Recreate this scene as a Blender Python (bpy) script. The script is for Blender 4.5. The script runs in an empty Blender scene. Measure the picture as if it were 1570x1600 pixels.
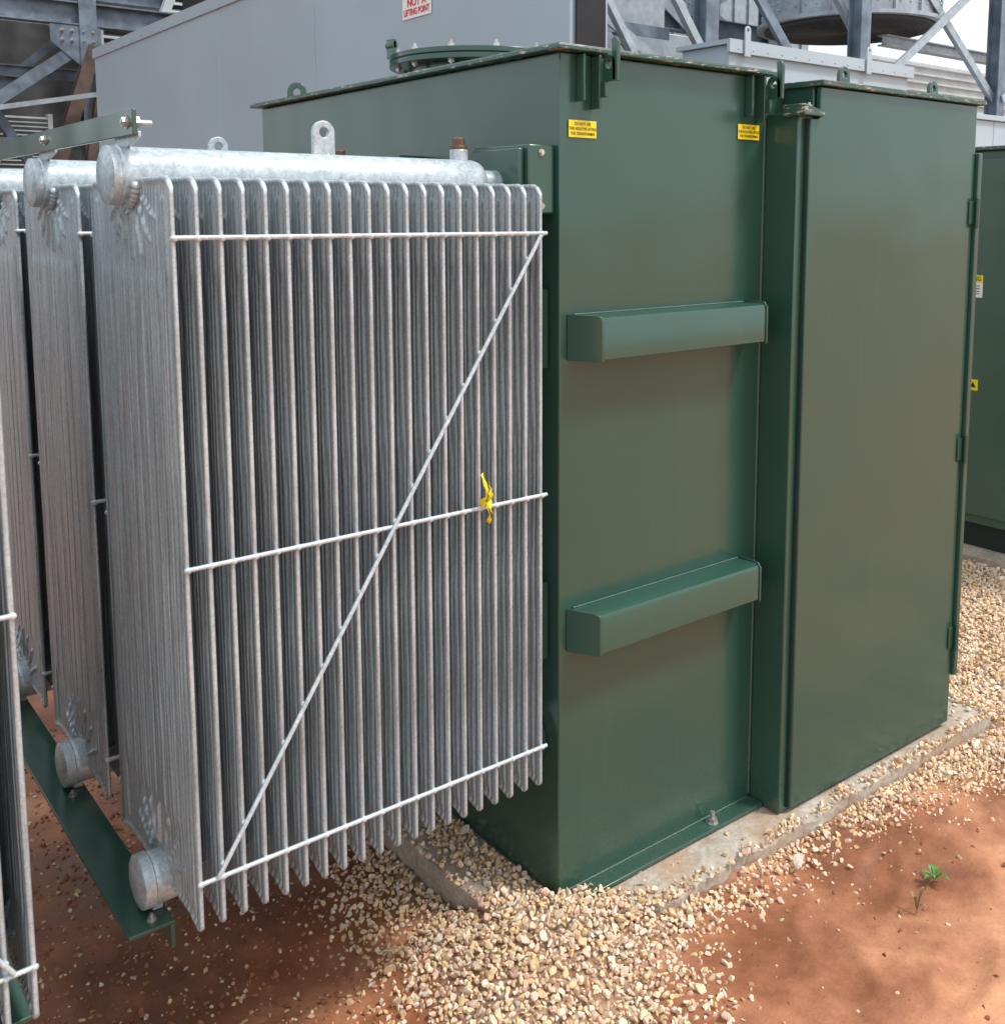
import bpy, bmesh, math, random
import numpy as np
from mathutils import Vector, Matrix, noise
random.seed(5); np.random.seed(5)
scene=bpy.context.scene
COL=scene.collection

# ------------------------------------------------------------ materials
def new_mat(name):
    m=bpy.data.materials.new(name); m.use_nodes=True
    nt=m.node_tree; b=nt.nodes['Principled BSDF']
    return m,nt,b
def nd(nt,t,**k):
    n=nt.nodes.new(t)
    for a,v in k.items():
        if a in n.inputs.keys(): n.inputs[a].default_value=v
        else: setattr(n,a,v)
    return n
def coords(nt,scale=(1,1,1)):
    tc=nd(nt,'ShaderNodeTexCoord'); mp=nd(nt,'ShaderNodeMapping'); mp.inputs['Scale'].default_value=scale
    nt.links.new(tc.outputs['Object'],mp.inputs['Vector']); return mp.outputs['Vector']
def ramp(nt,fac,stops):
    r=nd(nt,'ShaderNodeValToRGB'); cr=r.color_ramp
    cr.elements[0].position=stops[0][0]; cr.elements[0].color=(*stops[0][1],1)
    cr.elements[1].position=stops[-1][0]; cr.elements[1].color=(*stops[-1][1],1)
    for p,c in stops[1:-1]:
        e=cr.elements.new(p); e.color=(*c,1)
    nt.links.new(fac,r.inputs['Fac']); return r.outputs['Color']
def noisetex(nt,vec,scale,detail=5,rough=.55,dist=0):
    n=nd(nt,'ShaderNodeTexNoise'); n.inputs['Scale'].default_value=scale; n.inputs['Detail'].default_value=detail
    n.inputs['Roughness'].default_value=rough; n.inputs['Distortion'].default_value=dist
    nt.links.new(vec,n.inputs['Vector']); return n.outputs['Fac']
def bump(nt,b,h,strength=.2,dist=.01,prev=None):
    bp=nd(nt,'ShaderNodeBump'); bp.inputs['Strength'].default_value=strength; bp.inputs['Distance'].default_value=dist
    nt.links.new(h,bp.inputs['Height'])
    if prev: nt.links.new(prev,bp.inputs['Normal'])
    nt.links.new(bp.outputs['Normal'],b.inputs['Normal']); return bp.outputs['Normal']
def mixc(nt,f,a,b2,mode='MIX'):
    m=nd(nt,'ShaderNodeMix',data_type='RGBA',blend_type=mode)
    for s,v in ((0,f),(6,a),(7,b2)):
        if hasattr(v,'links') : nt.links.new(v,m.inputs[s])
        elif s==0: m.inputs[0].default_value=v
        else: m.inputs[s].default_value=(*v,1)
    return m.outputs[2]
def math_(nt,op,a,b2=None,clamp=False):
    m=nd(nt,'ShaderNodeMath',operation=op); m.use_clamp=clamp
    for i,v in enumerate((a,b2)):
        if v is None: continue
        if hasattr(v,'links'): nt.links.new(v,m.inputs[i])
        else: m.inputs[i].default_value=v
    return m.outputs[0]

def mat_paint(name,c,dirt=True,chips=False,rough=.20):
    m,nt,b=new_mat(name); v=coords(nt)
    n=noisetex(nt,v,1.6,3); c2=tuple(x*1.06 for x in c); c1=tuple(x*.95 for x in c)
    colr=ramp(nt,n,[(.3,c1),(.7,c2)])
    if dirt:
        sep=nd(nt,'ShaderNodeSeparateXYZ'); nt.links.new(v,sep.inputs[0])
        low=nd(nt,'ShaderNodeMapRange'); nt.links.new(sep.outputs['Z'],low.inputs[0])
        low.inputs[1].default_value=.42; low.inputs[2].default_value=0.0; low.inputs[3].default_value=0; low.inputs[4].default_value=.20
        sp=noisetex(nt,v,150,2,.7); spr=ramp(nt,sp,[(.58,(0,0,0)),(.7,(1,1,1))])
        bigd=noisetex(nt,v,5,4,.6)
        f=math_(nt,'MULTIPLY',low.outputs[0],spr); f2=math_(nt,'MULTIPLY',low.outputs[0],bigd)
        f=math_(nt,'ADD',f,math_(nt,'MULTIPLY',f2,.25),True)
        vs=coords(nt,(7,7,.5)); st=noisetex(nt,vs,3,4,.6); str_=ramp(nt,st,[(.58,(0,0,0)),(.85,(.03,.03,.03))])
        f=math_(nt,'ADD',f,str_,True)
        colr=mixc(nt,f,colr,(.30,.25,.18))
    if chips:
        cn=noisetex(nt,coords(nt,(4,4,20)),7,5,.7); cr=ramp(nt,cn,[(.57,(0,0,0)),(.60,(1,1,1))])
        cn2=noisetex(nt,v,40,3); cc=ramp(nt,cn2,[(.45,(.42,.39,.34)),(.6,(.14,.07,.04))])
        colr=mixc(nt,cr,colr,cc)
    nt.links.new(colr,b.inputs['Base Color'])
    rn=noisetex(nt,v,3,4); rr=nd(nt,'ShaderNodeMapRange'); nt.links.new(rn,rr.inputs[0]); rr.inputs[3].default_value=rough-.05; rr.inputs[4].default_value=rough+.07
    nt.links.new(rr.outputs[0],b.inputs['Roughness']); b.inputs['IOR'].default_value=1.62
    h1=noisetex(nt,v,1.5,2); h2=noisetex(nt,v,220,2)
    p=bump(nt,b,h1,.6,.03); bump(nt,b,h2,.035,.001,p)
    return m
GREEN=(.024,.074,.053)
M_green=mat_paint('green_paint',GREEN)
M_greenlid=mat_paint('green_paint_chipped',GREEN,False,True,.35)
M_greenplain=mat_paint('green_paint_clean',(.034,.092,.062),False,False,.3)

def mat_galv(name,fine=True,lo=.20,hi=.48,metal=.25):
    m,nt,b=new_mat(name)
    v=coords(nt,(60,60,3.2) if fine else (34,34,34)) ; v2=coords(nt)
    n=noisetex(nt,v,1.6,6,.65); vor=nd(nt,'ShaderNodeTexVoronoi'); vor.inputs['Scale'].default_value=210; nt.links.new(v2,vor.inputs['Vector'])
    def cc(x): return (x*.88,x*1.0,x*1.06)
    c=ramp(nt,n,[(.30,cc(lo)),(.5,cc((lo+hi)/2)),(.70,cc(hi))])
    sp=ramp(nt,vor.outputs['Color'],[(.2,(.88,.88,.88)),(.8,(1.1,1.1,1.1))])
    c=mixc(nt,1.0,c,sp,'MULTIPLY')
    st=noisetex(nt,coords(nt,(20,20,.6)),4,5,.6); sc=ramp(nt,st,[(.54,(1,1,1)),(.75,(.76,.76,.76))])
    c=mixc(nt,1.0,c,sc,'MULTIPLY')
    nt.links.new(c,b.inputs['Base Color']); b.inputs['Metallic'].default_value=metal
    rg=nd(nt,'ShaderNodeMapRange'); nt.links.new(n,rg.inputs[0]); rg.inputs[3].default_value=.30; rg.inputs[4].default_value=.50
    nt.links.new(rg.outputs[0],b.inputs['Roughness'])
    h=noisetex(nt,v2,60,4)
    p=bump(nt,b,h,.13,.003)
    if fine:
        w=nd(nt,'ShaderNodeTexWave'); w.bands_direction='Y'; w.inputs['Scale'].default_value=20; w.inputs['Distortion'].default_value=4.5; w.inputs['Detail'].default_value=3
        nt.links.new(coords(nt,(1,1,.16)),w.inputs['Vector']); bump(nt,b,w.outputs['Fac'],.8,.0035,p)
    return m
M_galv=mat_galv('galvanised_fin',True,.36,.62,.34)
M_galvpipe=mat_galv('galvanised_pipe',False,.42,.64,.35)
M_rod=mat_galv('galvanised_rod',False,.48,.68,.3)

def mat_simple(name,c,rough=.5,metal=0,var=.15,nscale=8,bs=.1):
    m,nt,b=new_mat(name); v=coords(nt); n=noisetex(nt,v,nscale,5)
    cc=ramp(nt,n,[(.3,tuple(x*(1-var) for x in c)),(.7,tuple(min(1,x*(1+var)) for x in c))])
    nt.links.new(cc,b.inputs['Base Color']); b.inputs['Roughness'].default_value=rough; b.inputs['Metallic'].default_value=metal
    if bs: bump(nt,b,noisetex(nt,v,nscale*6,3),bs,.004)
    return m
M_grey=mat_simple('grey_enclosure_paint',(.32,.41,.47),.38,0,.06,1.0,.02)
M_grey2=mat_simple('light_grey_enclosure_paint',(.42,.49,.54),.45,0,.06,1.2,.02)
M_steel=mat_simple('blue_grey_steel',(.16,.20,.25),.5,.3,.4,5)
M_steeldark=mat_simple('weathered_brown_steel',(.12,.08,.065),.6,.2,.4,6)
M_steelgalv=mat_simple('galvanised_steel_frame',(.37,.42,.46),.45,.4,.2,10)
M_dark=mat_simple('dark_vent',(.012,.012,.013),.7,0,.3,8)
M_guard=mat_simple('dark_fan_guard',(.05,.055,.06),.6,.3,.3,8)
M_back=mat_simple('dark_equipment_housing',(.07,.075,.08),.7,0,.5,2)
M_louver=mat_simple('pale_louver',(.50,.54,.55),.5,0,.15,4)
M_bolt=mat_simple('zinc_bolt',(.5,.49,.46),.35,.8,.25,40)
M_plug=mat_simple('bronze_plug',(.14,.085,.055),.5,.5,.3,60)
M_yellow=mat_simple('yellow_sticker',(.80,.64,.01),.4,0,.03,8,0)
M_tape=mat_simple('yellow_tape',(.85,.68,.02),.35,0,.08,30,.1)
M_white=mat_simple('white_sticker',(.75,.75,.73),.4,0,.04,8,0)
M_black=mat_simple('black_ink',(.012,.012,.012),.5,0,0,8,0)
M_red=mat_simple('red_ink',(.55,.03,.03),.5,0,0,8,0)
M_seam=mat_simple('dark_seam',(.010,.02,.015),.6,0,0,8,0)
M_joint=mat_simple('panel_joint_grey',(.16,.18,.2),.6,0,0,8,0)
M_leaf=mat_simple('weed_leaf',(.10,.24,.04),.5,0,.3,60,.1)
M_drystem=mat_simple('dry_stem',(.28,.20,.09),.7,0,.3,60,.1)
def mat_concrete():
    m,nt,b=new_mat('concrete'); v=coords(nt)
    n=noisetex(nt,v,5,8,.65); n2=noisetex(nt,v,60,4,.7)
    c=ramp(nt,n,[(.3,(.36,.30,.23)),(.5,(.50,.45,.38)),(.72,(.60,.56,.50))])
    d=ramp(nt,n2,[(.35,(.72,.69,.64)),(.6,(1,1,1))]); c=mixc(nt,1.0,c,d,'MULTIPLY')
    sn=noisetex(nt,v,4.5,6,.7); sm=ramp(nt,sn,[(.45,(0,0,0)),(.64,(.65,.65,.65))]); c=mixc(nt,sm,c,(.38,.22,.12))
    nt.links.new(c,b.inputs['Base Color']); b.inputs['Roughness'].default_value=.9
    p=bump(nt,b,n2,.5,.006); bump(nt,b,n,.7,.02,p); return m
M_conc=mat_concrete()

# ------------------------------------------------------------ mesh builder
class MB:
    def __init__(s): s.v=[]; s.f=[]
    def add(s,vs,fs):
        o=len(s.v); s.v+= [tuple(x) for x in vs]; s.f+=[tuple(i+o for i in f) for f in fs]
    def box(s,x0,x1,y0,y1,z0,z1):
        s.add([(x0,y0,z0),(x1,y0,z0),(x1,y1,z0),(x0,y1,z0),(x0,y0,z1),(x1,y0,z1),(x1,y1,z1),(x0,y1,z1)],
              [(0,3,2,1),(4,5,6,7),(0,1,5,4),(1,2,6,5),(2,3,7,6),(3,0,4,7)])
    def basis(s,p0,p1,up=None):
        d=(Vector(p1)-Vector(p0)); L=d.length; d.normalize()
        u=Vector(up) if up else (Vector((0,0,1)) if abs(d.z)<.9 else Vector((0,1,0)))
        a=d.cross(u).normalized(); b=a.cross(d).normalized(); return d,a,b
    def cyl(s,p0,p1,r,r2=None,seg=24,rings=1):
        r2=r if r2 is None else r2; d,a,b=s.basis(p0,p1); p0=Vector(p0);p1=Vector(p1)
        vs=[]
        for k in range(rings+1):
            t=k/rings; c=p0.lerp(p1,t); rr=r+(r2-r)*t
            for i in range(seg):
                an=2*math.pi*i/seg; vs.append(c+a*math.cos(an)*rr+b*math.sin(an)*rr)
        fs=[]
        for k in range(rings):
            for i in range(seg):
                j=(i+1)%seg; fs.append((k*seg+i,k*seg+j,(k+1)*seg+j,(k+1)*seg+i))
        fs.append(tuple(range(seg))[::-1]); fs.append(tuple(rings*seg+i for i in range(seg)))
        s.add(vs,fs)
    def lathe(s,p0,axis,prof,seg=28):
        axis=Vector(axis).normalized(); p0=Vector(p0); d,a,b=s.basis(p0,p0+axis)
        vs=[];n=len(prof)
        for (t,r) in prof:
            for i in range(seg):
                an=2*math.pi*i/seg; vs.append(p0+axis*t+a*math.cos(an)*r+b*math.sin(an)*r)
        fs=[(k*seg+i,k*seg+(i+1)%seg,(k+1)*seg+(i+1)%seg,(k+1)*seg+i) for k in range(n-1) for i in range(seg)]
        fs.append(tuple(range(seg))[::-1]); fs.append(tuple((n-1)*seg+i for i in range(seg)))
        s.add(vs,fs)
    def sph(s,c,r,sc=(1,1,1),seg=8,rg=6):
        vs=[];fs=[]
        for j in range(1,rg):
            ph=math.pi*j/rg
            for i in range(seg):
                an=2*math.pi*i/seg
                vs.append((c[0]+r*sc[0]*math.sin(ph)*math.cos(an),c[1]+r*sc[1]*math.sin(ph)*math.sin(an),c[2]+r*sc[2]*math.cos(ph)))
        t=len(vs); vs.append((c[0],c[1],c[2]+r*sc[2])); vs.append((c[0],c[1],c[2]-r*sc[2]))
        for j in range(rg-2):
            for i in range(seg): fs.append((j*seg+i,(j+1)*seg+i,(j+1)*seg+(i+1)%seg,j*seg+(i+1)%seg))
        for i in range(seg):
            fs.append((t,i,(i+1)%seg)); fs.append((t+1,(rg-2)*seg+(i+1)%seg,(rg-2)*seg+i))
        s.add(vs,fs)
    def prism(s,pts,off):
        n=len(pts); off=Vector(off); vs=[Vector(p) for p in pts]+[Vector(p)+off for p in pts]
        fs=[tuple(range(n))[::-1],tuple(range(n,2*n))]+[(i,(i+1)%n,n+(i+1)%n,n+i) for i in range(n)]
        s.add(vs,fs)
    def bar(s,p0,p1,w,h,up=None):
        d,a,b=s.basis(p0,p1,up); p0=Vector(p0);p1=Vector(p1)
        q=[a*w/2+b*h/2,-a*w/2+b*h/2,-a*w/2-b*h/2,a*w/2-b*h/2]
        s.add([p0+x for x in q]+[p1+x for x in q],[(3,2,1,0),(4,5,6,7)]+[(i,(i+1)%4,4+(i+1)%4,4+i) for i in range(4)])
    def ibeam(s,p0,p1,w,h,t=.02,up=None):
        d,a,b=s.basis(p0,p1,up); P0=Vector(p0);P1=Vector(p1)
        s.bar(P0+b*(h/2-t/2),P1+b*(h/2-t/2),w,t,up); s.bar(P0-b*(h/2-t/2),P1-b*(h/2-t/2),w,t,up)
        s.bar(P0,P1,t,h-2*t,up)
    def lug(s,c,ax,up,w,hb,rh,t,seg=28):
        c=Vector(c);ax=Vector(ax).normalized();up=Vector(up).normalized();n=ax.cross(up).normalized()
        o=[];i_=[]
        angs=[2*math.pi*k/seg for k in range(seg)]
        a0=math.atan2(-hb,w); angs+= [a0%(2*math.pi),(math.pi-a0)%(2*math.pi)]; angs.sort(); m=len(angs)
        for an in angs:
            cc,ss=math.cos(an),math.sin(an)
            r=w if ss>=0 else min(w/max(abs(cc),1e-6),hb/max(abs(ss),1e-6))
            o.append(c+ax*cc*r+up*ss*r); i_.append(c+ax*cc*rh+up*ss*rh)
        vs=[p-n*t/2 for p in o]+[p-n*t/2 for p in i_]+[p+n*t/2 for p in o]+[p+n*t/2 for p in i_]
        fs=[]
        for k in range(m):
            j=(k+1)%m
            fs+=[(k,m+k,m+j,j),(2*m+k,2*m+j,3*m+j,3*m+k),(k,j,2*m+j,2*m+k),(m+k,3*m+k,3*m+j,m+j)]
        s.add(vs,fs)
    def obj(s,name,mat,parent=None,bevel=0,smooth=30,label=None):
        me=bpy.data.meshes.new(name); me.from_pydata(s.v,[],s.f); me.update()
        bm=bmesh.new(); bm.from_mesh(me); bmesh.ops.recalc_face_normals(bm,faces=bm.faces); bm.to_mesh(me); bm.free()
        if smooth:
            me.shade_smooth(); me.set_sharp_from_angle(angle=math.radians(smooth))
        me.materials.append(mat)
        o=bpy.data.objects.new(name,me); COL.objects.link(o)
        if bevel:
            b=o.modifiers.new('Bevel','BEVEL'); b.width=bevel; b.segments=2; b.limit_method='ANGLE'; b.angle_limit=math.radians(40)
        if parent: setpar(o,parent)
        if label: o['label']=label
        return o
def wloc(o):
    m=Matrix.Identity(4)
    while o:
        m=(o.matrix_parent_inverse if o.parent else Matrix.Identity(4)) @ Matrix.LocRotScale(o.location,o.rotation_euler,o.scale) @ m
        o=o.parent
    return m
def setpar(o,p):
    o.parent=p; o.matrix_parent_inverse=wloc(p).inverted()
def empty(name,loc,parent=None):
    e=bpy.data.objects.new(name,None); e.empty_display_size=.1; e.location=loc; COL.objects.link(e)
    if parent: e.parent=parent; e.matrix_parent_inverse=wloc(parent).inverted()
    return e
def tag(o,label,cat,group=None,kind=None):
    o['label']=label; o['category']=cat
    if group:o['group']=group
    if kind:o['kind']=kind
def text(body,size,mat,org,xd,up,parent,name='lettering',align='CENTER',sx=1.0,space=1.0,bold=0.0):
    cu=bpy.data.curves.new('t','FONT'); cu.body=body; cu.size=size; cu.align_x=align; cu.align_y='CENTER'; cu.space_line=space; cu.offset=bold
    cu.resolution_u=3
    t=bpy.data.objects.new('t',cu); COL.objects.link(t); bpy.context.view_layer.update()
    dg=bpy.context.evaluated_depsgraph_get(); me=bpy.data.meshes.new_from_object(t.evaluated_get(dg)); me.name=name
    bpy.data.objects.remove(t)
    xd=Vector(xd);up=Vector(up);n=xd.cross(up)
    M=Matrix((( xd.x*sx,up.x,n.x,org[0]),(xd.y*sx,up.y,n.y,org[1]),(xd.z*sx,up.z,n.z,org[2]),(0,0,0,1)))
    me.transform(M); me.materials.clear(); me.materials.append(mat)
    o=bpy.data.objects.new(name,me); COL.objects.link(o); setpar(o,parent); return o
def bolt(parent,c,ax,r=.011,h=.009,thread=.012,mat=None):
    mb=MB(); c=Vector(c);ax=Vector(ax).normalized()
    prof=[(0,r*1.3),(.002,r*1.3),(.0021,r),(.002+h,r)]
    d,a,b=mb.basis(c,c+ax); vs=[];
    if thread: prof+=[(.0021+h,r*.5),(.002+h+thread,r*.5)]
    sg=12
    for (t,q) in prof:
        for i in range(sg):
            an=2*math.pi*i/sg; rr=q*(1 if (i%2==0 or q!=r) else .88)
            vs.append(c+ax*t+a*math.cos(an)*rr+b*math.sin(an)*rr)
    n=len(prof); fs=[(k*sg+i,k*sg+(i+1)%sg,(k+1)*sg+(i+1)%sg,(k+1)*sg+i) for k in range(n-1) for i in range(sg)]
    fs.append(tuple(range(sg))[::-1]); fs.append(tuple((n-1)*sg+i for i in range(sg)))
    mb.add(vs,fs); return mb.obj('bolt',mat or M_bolt,parent,0,25)

# ------------------------------------------------------------ radiator
FZ0,FZ1=.370,1.717; W=.225; R=.030; HY=-.022
def sm1(t): t=max(0,min(1,t)); return t*t*(3-2*t)
def fin_mesh():
    ys=[0,.0012,.003,.006,.009,.013,.018]
    inner=np.linspace(.022,2*W-.022,140).tolist()
    ys=[-W+y for y in ys]+[-W+y for y in inner]+[W-y for y in ys[::-1]]
    zz=[0,.0012,.003,.006,.009,.013,.018]+np.linspace(.0215,.19,54).tolist()
    H=FZ1-FZ0
    zz=zz+np.linspace(.22,H-.22,12).tolist()+[H-z for z in zz[::-1]]
    ny,nz=len(ys),len(zz); vs=[]
    for side in (-1,1):
        for y in ys:
            ins=0; insb=0
            if abs(y)>W-R:
                q=abs(y)-(W-R); ins=R-math.sqrt(max(0,R*R-q*q))
            rb=.014
            if abs(y)>W-rb:
                q=abs(y)-(W-rb); insb=rb-math.sqrt(max(0,rb*rb-q*q))
            insb+=min(.012,max(0,(W-rb-abs(y)))*.28)
            for z in zz:
                z0=FZ0+insb; z1=FZ1-ins
                Z=z0+z*(z1-z0)/H
                d=min(W-abs(y),Z-z0,z1-Z)
                q=min(d,.007)/.007
                h=.001+.0043*math.sqrt(max(0,1-(1-q)**2))
                if d>.007: h=.0053-.0037*min(1,(d-.007)/.006)
                dz=min(Z-FZ0,FZ1-Z)
                if d>.026:
                    k=(y+W-.028)/(2*W-.056)*9; fl=abs(math.sin(math.pi*k))**.5
                    fade=min(1,max(0,(dz-.15)/.03)); fade=fade*fade*(3-2*fade)
                    edge=min(1,(d-.026)/.008)
                    zc=FZ1 if Z>1 else FZ0+.015
                    rr=math.hypot(y-HY,Z-zc); th=math.atan2(y-HY,abs(Z-zc))
                    ray=0
                    if .058<rr<.150:
                        off=abs(((th*9/math.pi+.5)%1)-.5)*math.pi/9*rr
                        t_=math.cos(min(1,off/.0078)*math.pi)*.5+.5
                        ray=t_*sm1((rr-.058)/.009)*sm1((.150-rr)/.012)
                    em=0
                    if abs(y)>.172 and dz>.03: em=min(1,(abs(y)-.172)/.005)*min(1,(dz-.03)/.008)
                    h=h+edge*(.0028*fl*fade+(1-fade)*(.0060*ray+.0034*em))
                    h+=.0005*math.sin(y*520)*fade
                vs.append((side*h,y,Z))
    fs=[];N=ny*nz
    for i in range(ny-1):
        for j in range(nz-1):
            a=i*nz+j; fs.append((a,a+1,a+nz+1,a+nz)); fs.append((N+a,N+a+nz,N+a+nz+1,N+a+1))
    bd=[i*nz for i in range(ny)]+[(ny-1)*nz+j for j in range(1,nz)]+[i*nz+nz-1 for i in range(ny-2,-1,-1)]+[j for j in range(nz-2,0,-1)]
    for k in range(len(bd)):
        a=bd[k];b=bd[(k+1)%len(bd)]; fs.append((a,b,N+b,N+a))
    m=MB(); m.v=vs; m.f=fs; return m
NF=20; X0=-.895; PITCH=.0408
def build_radiator():
    rad=empty('radiator',(0,0,0))
    f0=fin_mesh().obj('fin',M_galv,None,0,50)
    xs=[X0+i*PITCH for i in range(NF)]
    f0.location.x=xs[0]; f0.parent=rad
    for x in xs[1:]:
        f=f0.copy(); f.location.x=x; COL.objects.link(f); f.parent=rad
    h=MB(); zt=1.722
    h.lathe((-.944,HY,zt),(1,0,0),[(0,.001),(0,.040),(.003,.046),(.005,.052),(.018,.053),(.02,.051),(.024,.054),(.029,.051),(.5,.051),(.782,.051),(.796,.047),(.805,.038),(.809,.03),(.852,.03)],40)
    for k in range(14):
        a=-math.pi*(.12+.76*k/13); h.sph((-.903,HY+math.cos(a)*.052,zt+math.sin(a)*.052),.008,(1.2,1,1))
    o=h.obj('header_pipe',M_galvpipe,None,0,40); o.parent=rad
    h=MB(); zb=.383
    h.lathe((-.950,HY,zb),(1,0,0),[(0,.001),(0,.036),(.003,.040),(.003,.046),(.006,.051),(.025,.052),(.028,.048),(.034,.050),(.040,.049),(.5,.049),(.93,.049),(.943,.049)],40)
    o=h.obj('lower_header_pipe',M_galvpipe,None,0,40); o.parent=rad
    h=MB(); h.lug((-.517,HY,1.816),(1,0,0.0),(0,0,1),.0235,.056,.010,.012); o=h.obj('lifting_eye',M_galvpipe,None,.0015,40); o.parent=rad
    h=MB(); h.cyl((-.19,HY,1.76),(-.19,HY,1.795),.02,seg=24); o=h.obj('plug_boss',M_galvpipe,None,.002); o.parent=rad
    h=MB(); h.lathe((-.19,HY,1.795),(0,0,1),[(0,.019),(.008,.019),(.0081,.014),(.024,.0135),(.026,.011)],16); o=h.obj('vent_plug',M_plug,None,.001); o.parent=rad
    for sy in (-1,1):
        y=sy*(W+.003)
        for z in (1.614,1.047,.468):
            r=MB(); r.cyl((xs[0]-.004,y,z),(xs[-1]+.012,y,z),.0044,seg=12)
            for x in xs: r.sph((x,y-sy*.001,z-.001),.0070,(1.1,.9,.9))
            o=r.obj('brace_rod',M_rod,None,0,60); o.parent=rad
        r=MB(); a=Vector((xs[0]+.03,y+sy*.007,.475)); b=Vector((xs[-1]-.008,y+sy*.007,1.61)); r.cyl(a,b,.0044,seg=12)
        for x in xs[1:-1]:
            t=(x-a.x)/(b.x-a.x); p=a.lerp(b,t)
            if 0<t<1: r.sph((x,y,p.z),.0060,(1,1.1,1.1))
        o=r.obj('brace_rod',M_rod,None,0,60); o.parent=rad
    return rad
def copy_tree(src,loc,rz,parent,skip=()):
    n=src.copy(); COL.objects.link(n); n.location=loc; n.rotation_euler=(0,0,rz); n.parent=parent; 
    if parent: n.matrix_parent_inverse=wloc(parent).inverted()
    for c in list(src.children):
        if any(c.name.startswith(s) for s in skip): continue
        k=c.copy(); COL.objects.link(k); k.parent=n
    return n

# ------------------------------------------------------------ main transformer
T=empty('transformer',(0,0,0)); tag(T,'dark green oil transformer with galvanised radiators on concrete pad','transformer','green transformers standing in a row')
m=MB(); m.box(0,.704,0,1.58,0,2.010); m.obj('tank',M_green,T,.003)
m=MB()
m.prism([(.0,-.002,0.001),(.704,-.002,.001),(.704,-.05,.001),(.0,-.05,.001)],(0,0,.010))
m.obj('base_flange',M_green,T,.002)
m=MB()
m.box(-.03,.712,-.032,1.61,2.012,2.022); m.box(-.018,.70,-.02,1.6,2.022,2.027)
m.obj('tank_lid',M_greenlid,T,.002)
m=MB()
for i in range(330):
    m.sph((.701+random.uniform(-.0007,.0007),.000,.02+i*.0059),.0042,(1,.8,1.2),6,5)
m.obj('weld_seam',M_green,T,0,60)
m=MB()
for i in range(130):
    m.sph((.03+i*.0051,-.002,.0115+random.uniform(0,.001)),.0046,(1.2,1,.8),6,5)
m.obj('weld_seam',M_green,T,0,60)
def channel(z0,z1):
    g=MB(); p=.075; x0,x1=.035,.632
    prof=[(-.001,z1-.002),(-p+.014,z1),(-p+.004,z1-.005),(-p,z1-.014),(-p,z0),(-.001,z0)]
    n=len(prof); vs=[(x0-.006+(-y)*.5,y,z) for y,z in prof]+[(x1,y,z) for y,z in prof]
    g.add(vs,[tuple(range(n))[::-1],tuple(range(n,2*n))]+[(i,(i+1)%n,n+(i+1)%n,n+i) for i in range(n)])
    o=g.obj('stiffener_channel',M_green,T,.0015)
    e=MB(); q=p+.004
    e.prism([(x0-.0135,-.001,z0-.004),(x0-.0135,-.001,z1+.001),(x0-.0135+(q-.012)*.5,-q+.012,z1+.001),(x0-.0135+(q-.003)*.5,-q+.003,z1-.003),(x0-.0135+q*.5,-q,z1-.012),(x0-.0135+q*.5,-q,z0-.004)],(.007,.0,0))
    e.obj('end_plate',M_green,o,.0015)
    e=MB(); e.prism([(x1,-.001,z0-.005),(x1,-.001,z1+.006),(x1,-p+.006,z1+.003),(x1,-p-.004,z1-.010),(x1,-p-.004,z0-.005)],(.006,0,0)); e.obj('end_plate',M_green,o,.0015)
    w=MB()
    for i in range(120): w.sph((x0+.01+i*.0049,-.002,z1-.001),.0036,(1.2,1,1),6,5)
    w.obj('weld_seam',M_green,o,0,60)
channel(1.325,1.426); channel(.628,.727)
for z0,z1 in ((1.3,1.485),(.6,.79)):
    g=MB(); g.box(-.04,-.001,.035,1.54,z0,z1); g.obj('stiffener_channel',M_green,T,.004)
g=MB(); g.box(-.06,-.001,.25,1.5,.30,.32); g.box(-.06,-.054,.25,1.5,.22,.30); g.obj('mounting_rail',M_green,T,.002)
for yc in (.14,.69,1.24):
    g=MB(); g.box(-.075,-.001,yc-.125,yc+.085,1.655,1.808); g.box(-.092,-.075,yc-.11,yc+.07,1.665,1.80)
    o=g.obj('radiator_valve_box',M_green,T,.004)
    for zz in (1.672,1.79): bolt(o,(-.04,yc-.125,zz),(0,-1,0),.006,.004,0)
    g=MB(); g.cyl((-.035,yc+HY,.383),(-.001,yc+HY,.383),.075,seg=32); g.obj('flange',M_green,T,.002)
for hx in (.098,.668):
    g=MB(); g.box(hx-.050,hx-.043,-.026,-.001,1.905,2.008); g.box(hx-.007,hx,-.030,-.001,1.89,2.008)
    g.prism([(hx,-.015,1.915),(hx,-.042,1.915),(hx,-.042,1.95),(hx,-.015,1.95)],(.010,0,0))
    g.lug((hx+.005,-.052,1.985),(0,-1,0),(0,0,1),.023,.036,.009,.010)
    g.prism([(hx,-.064,1.950),(hx,-.079,1.947),(hx,-.081,2.032),(hx,-.071,2.046),(hx,-.060,2.040),(hx,-.062,2.005)],(.010,0,0))
    g.obj('lifting_hook',M_green,T,.002)
lug=MB(); lug.lug((.66,.35,2.06),(1,0,0),(0,0,1),.026,.038,.011,.012); lug.obj('lifting_eye',M_green,T,.0015)
lug=MB(); lug.lug((.02,1.35,2.046),(1,-.6,0),(0,0,1),.03,.03,.012,.012); lug.obj('lifting_eye',M_green,T,.0015)
g=MB(); g.lathe((.35,.8,2.027),(0,0,1),[(0,.215),(.056,.215),(.0561,.268),(.071,.268),(.0711,.263),(.074,.263),(.0741,.268),(.089,.268)],64)
o=g.obj('manhole_cover',M_green,T,.0015,30)
for k in range(12):
    a=2*math.pi*k/12+.1; c=(.35+.243*math.cos(a),.8+.243*math.sin(a),2.116)
    bolt(o,c,(0,0,1),.010,.008,.010); bolt(o,(c[0],c[1],2.083),(0,0,-1),.009,.007,.003)
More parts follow.
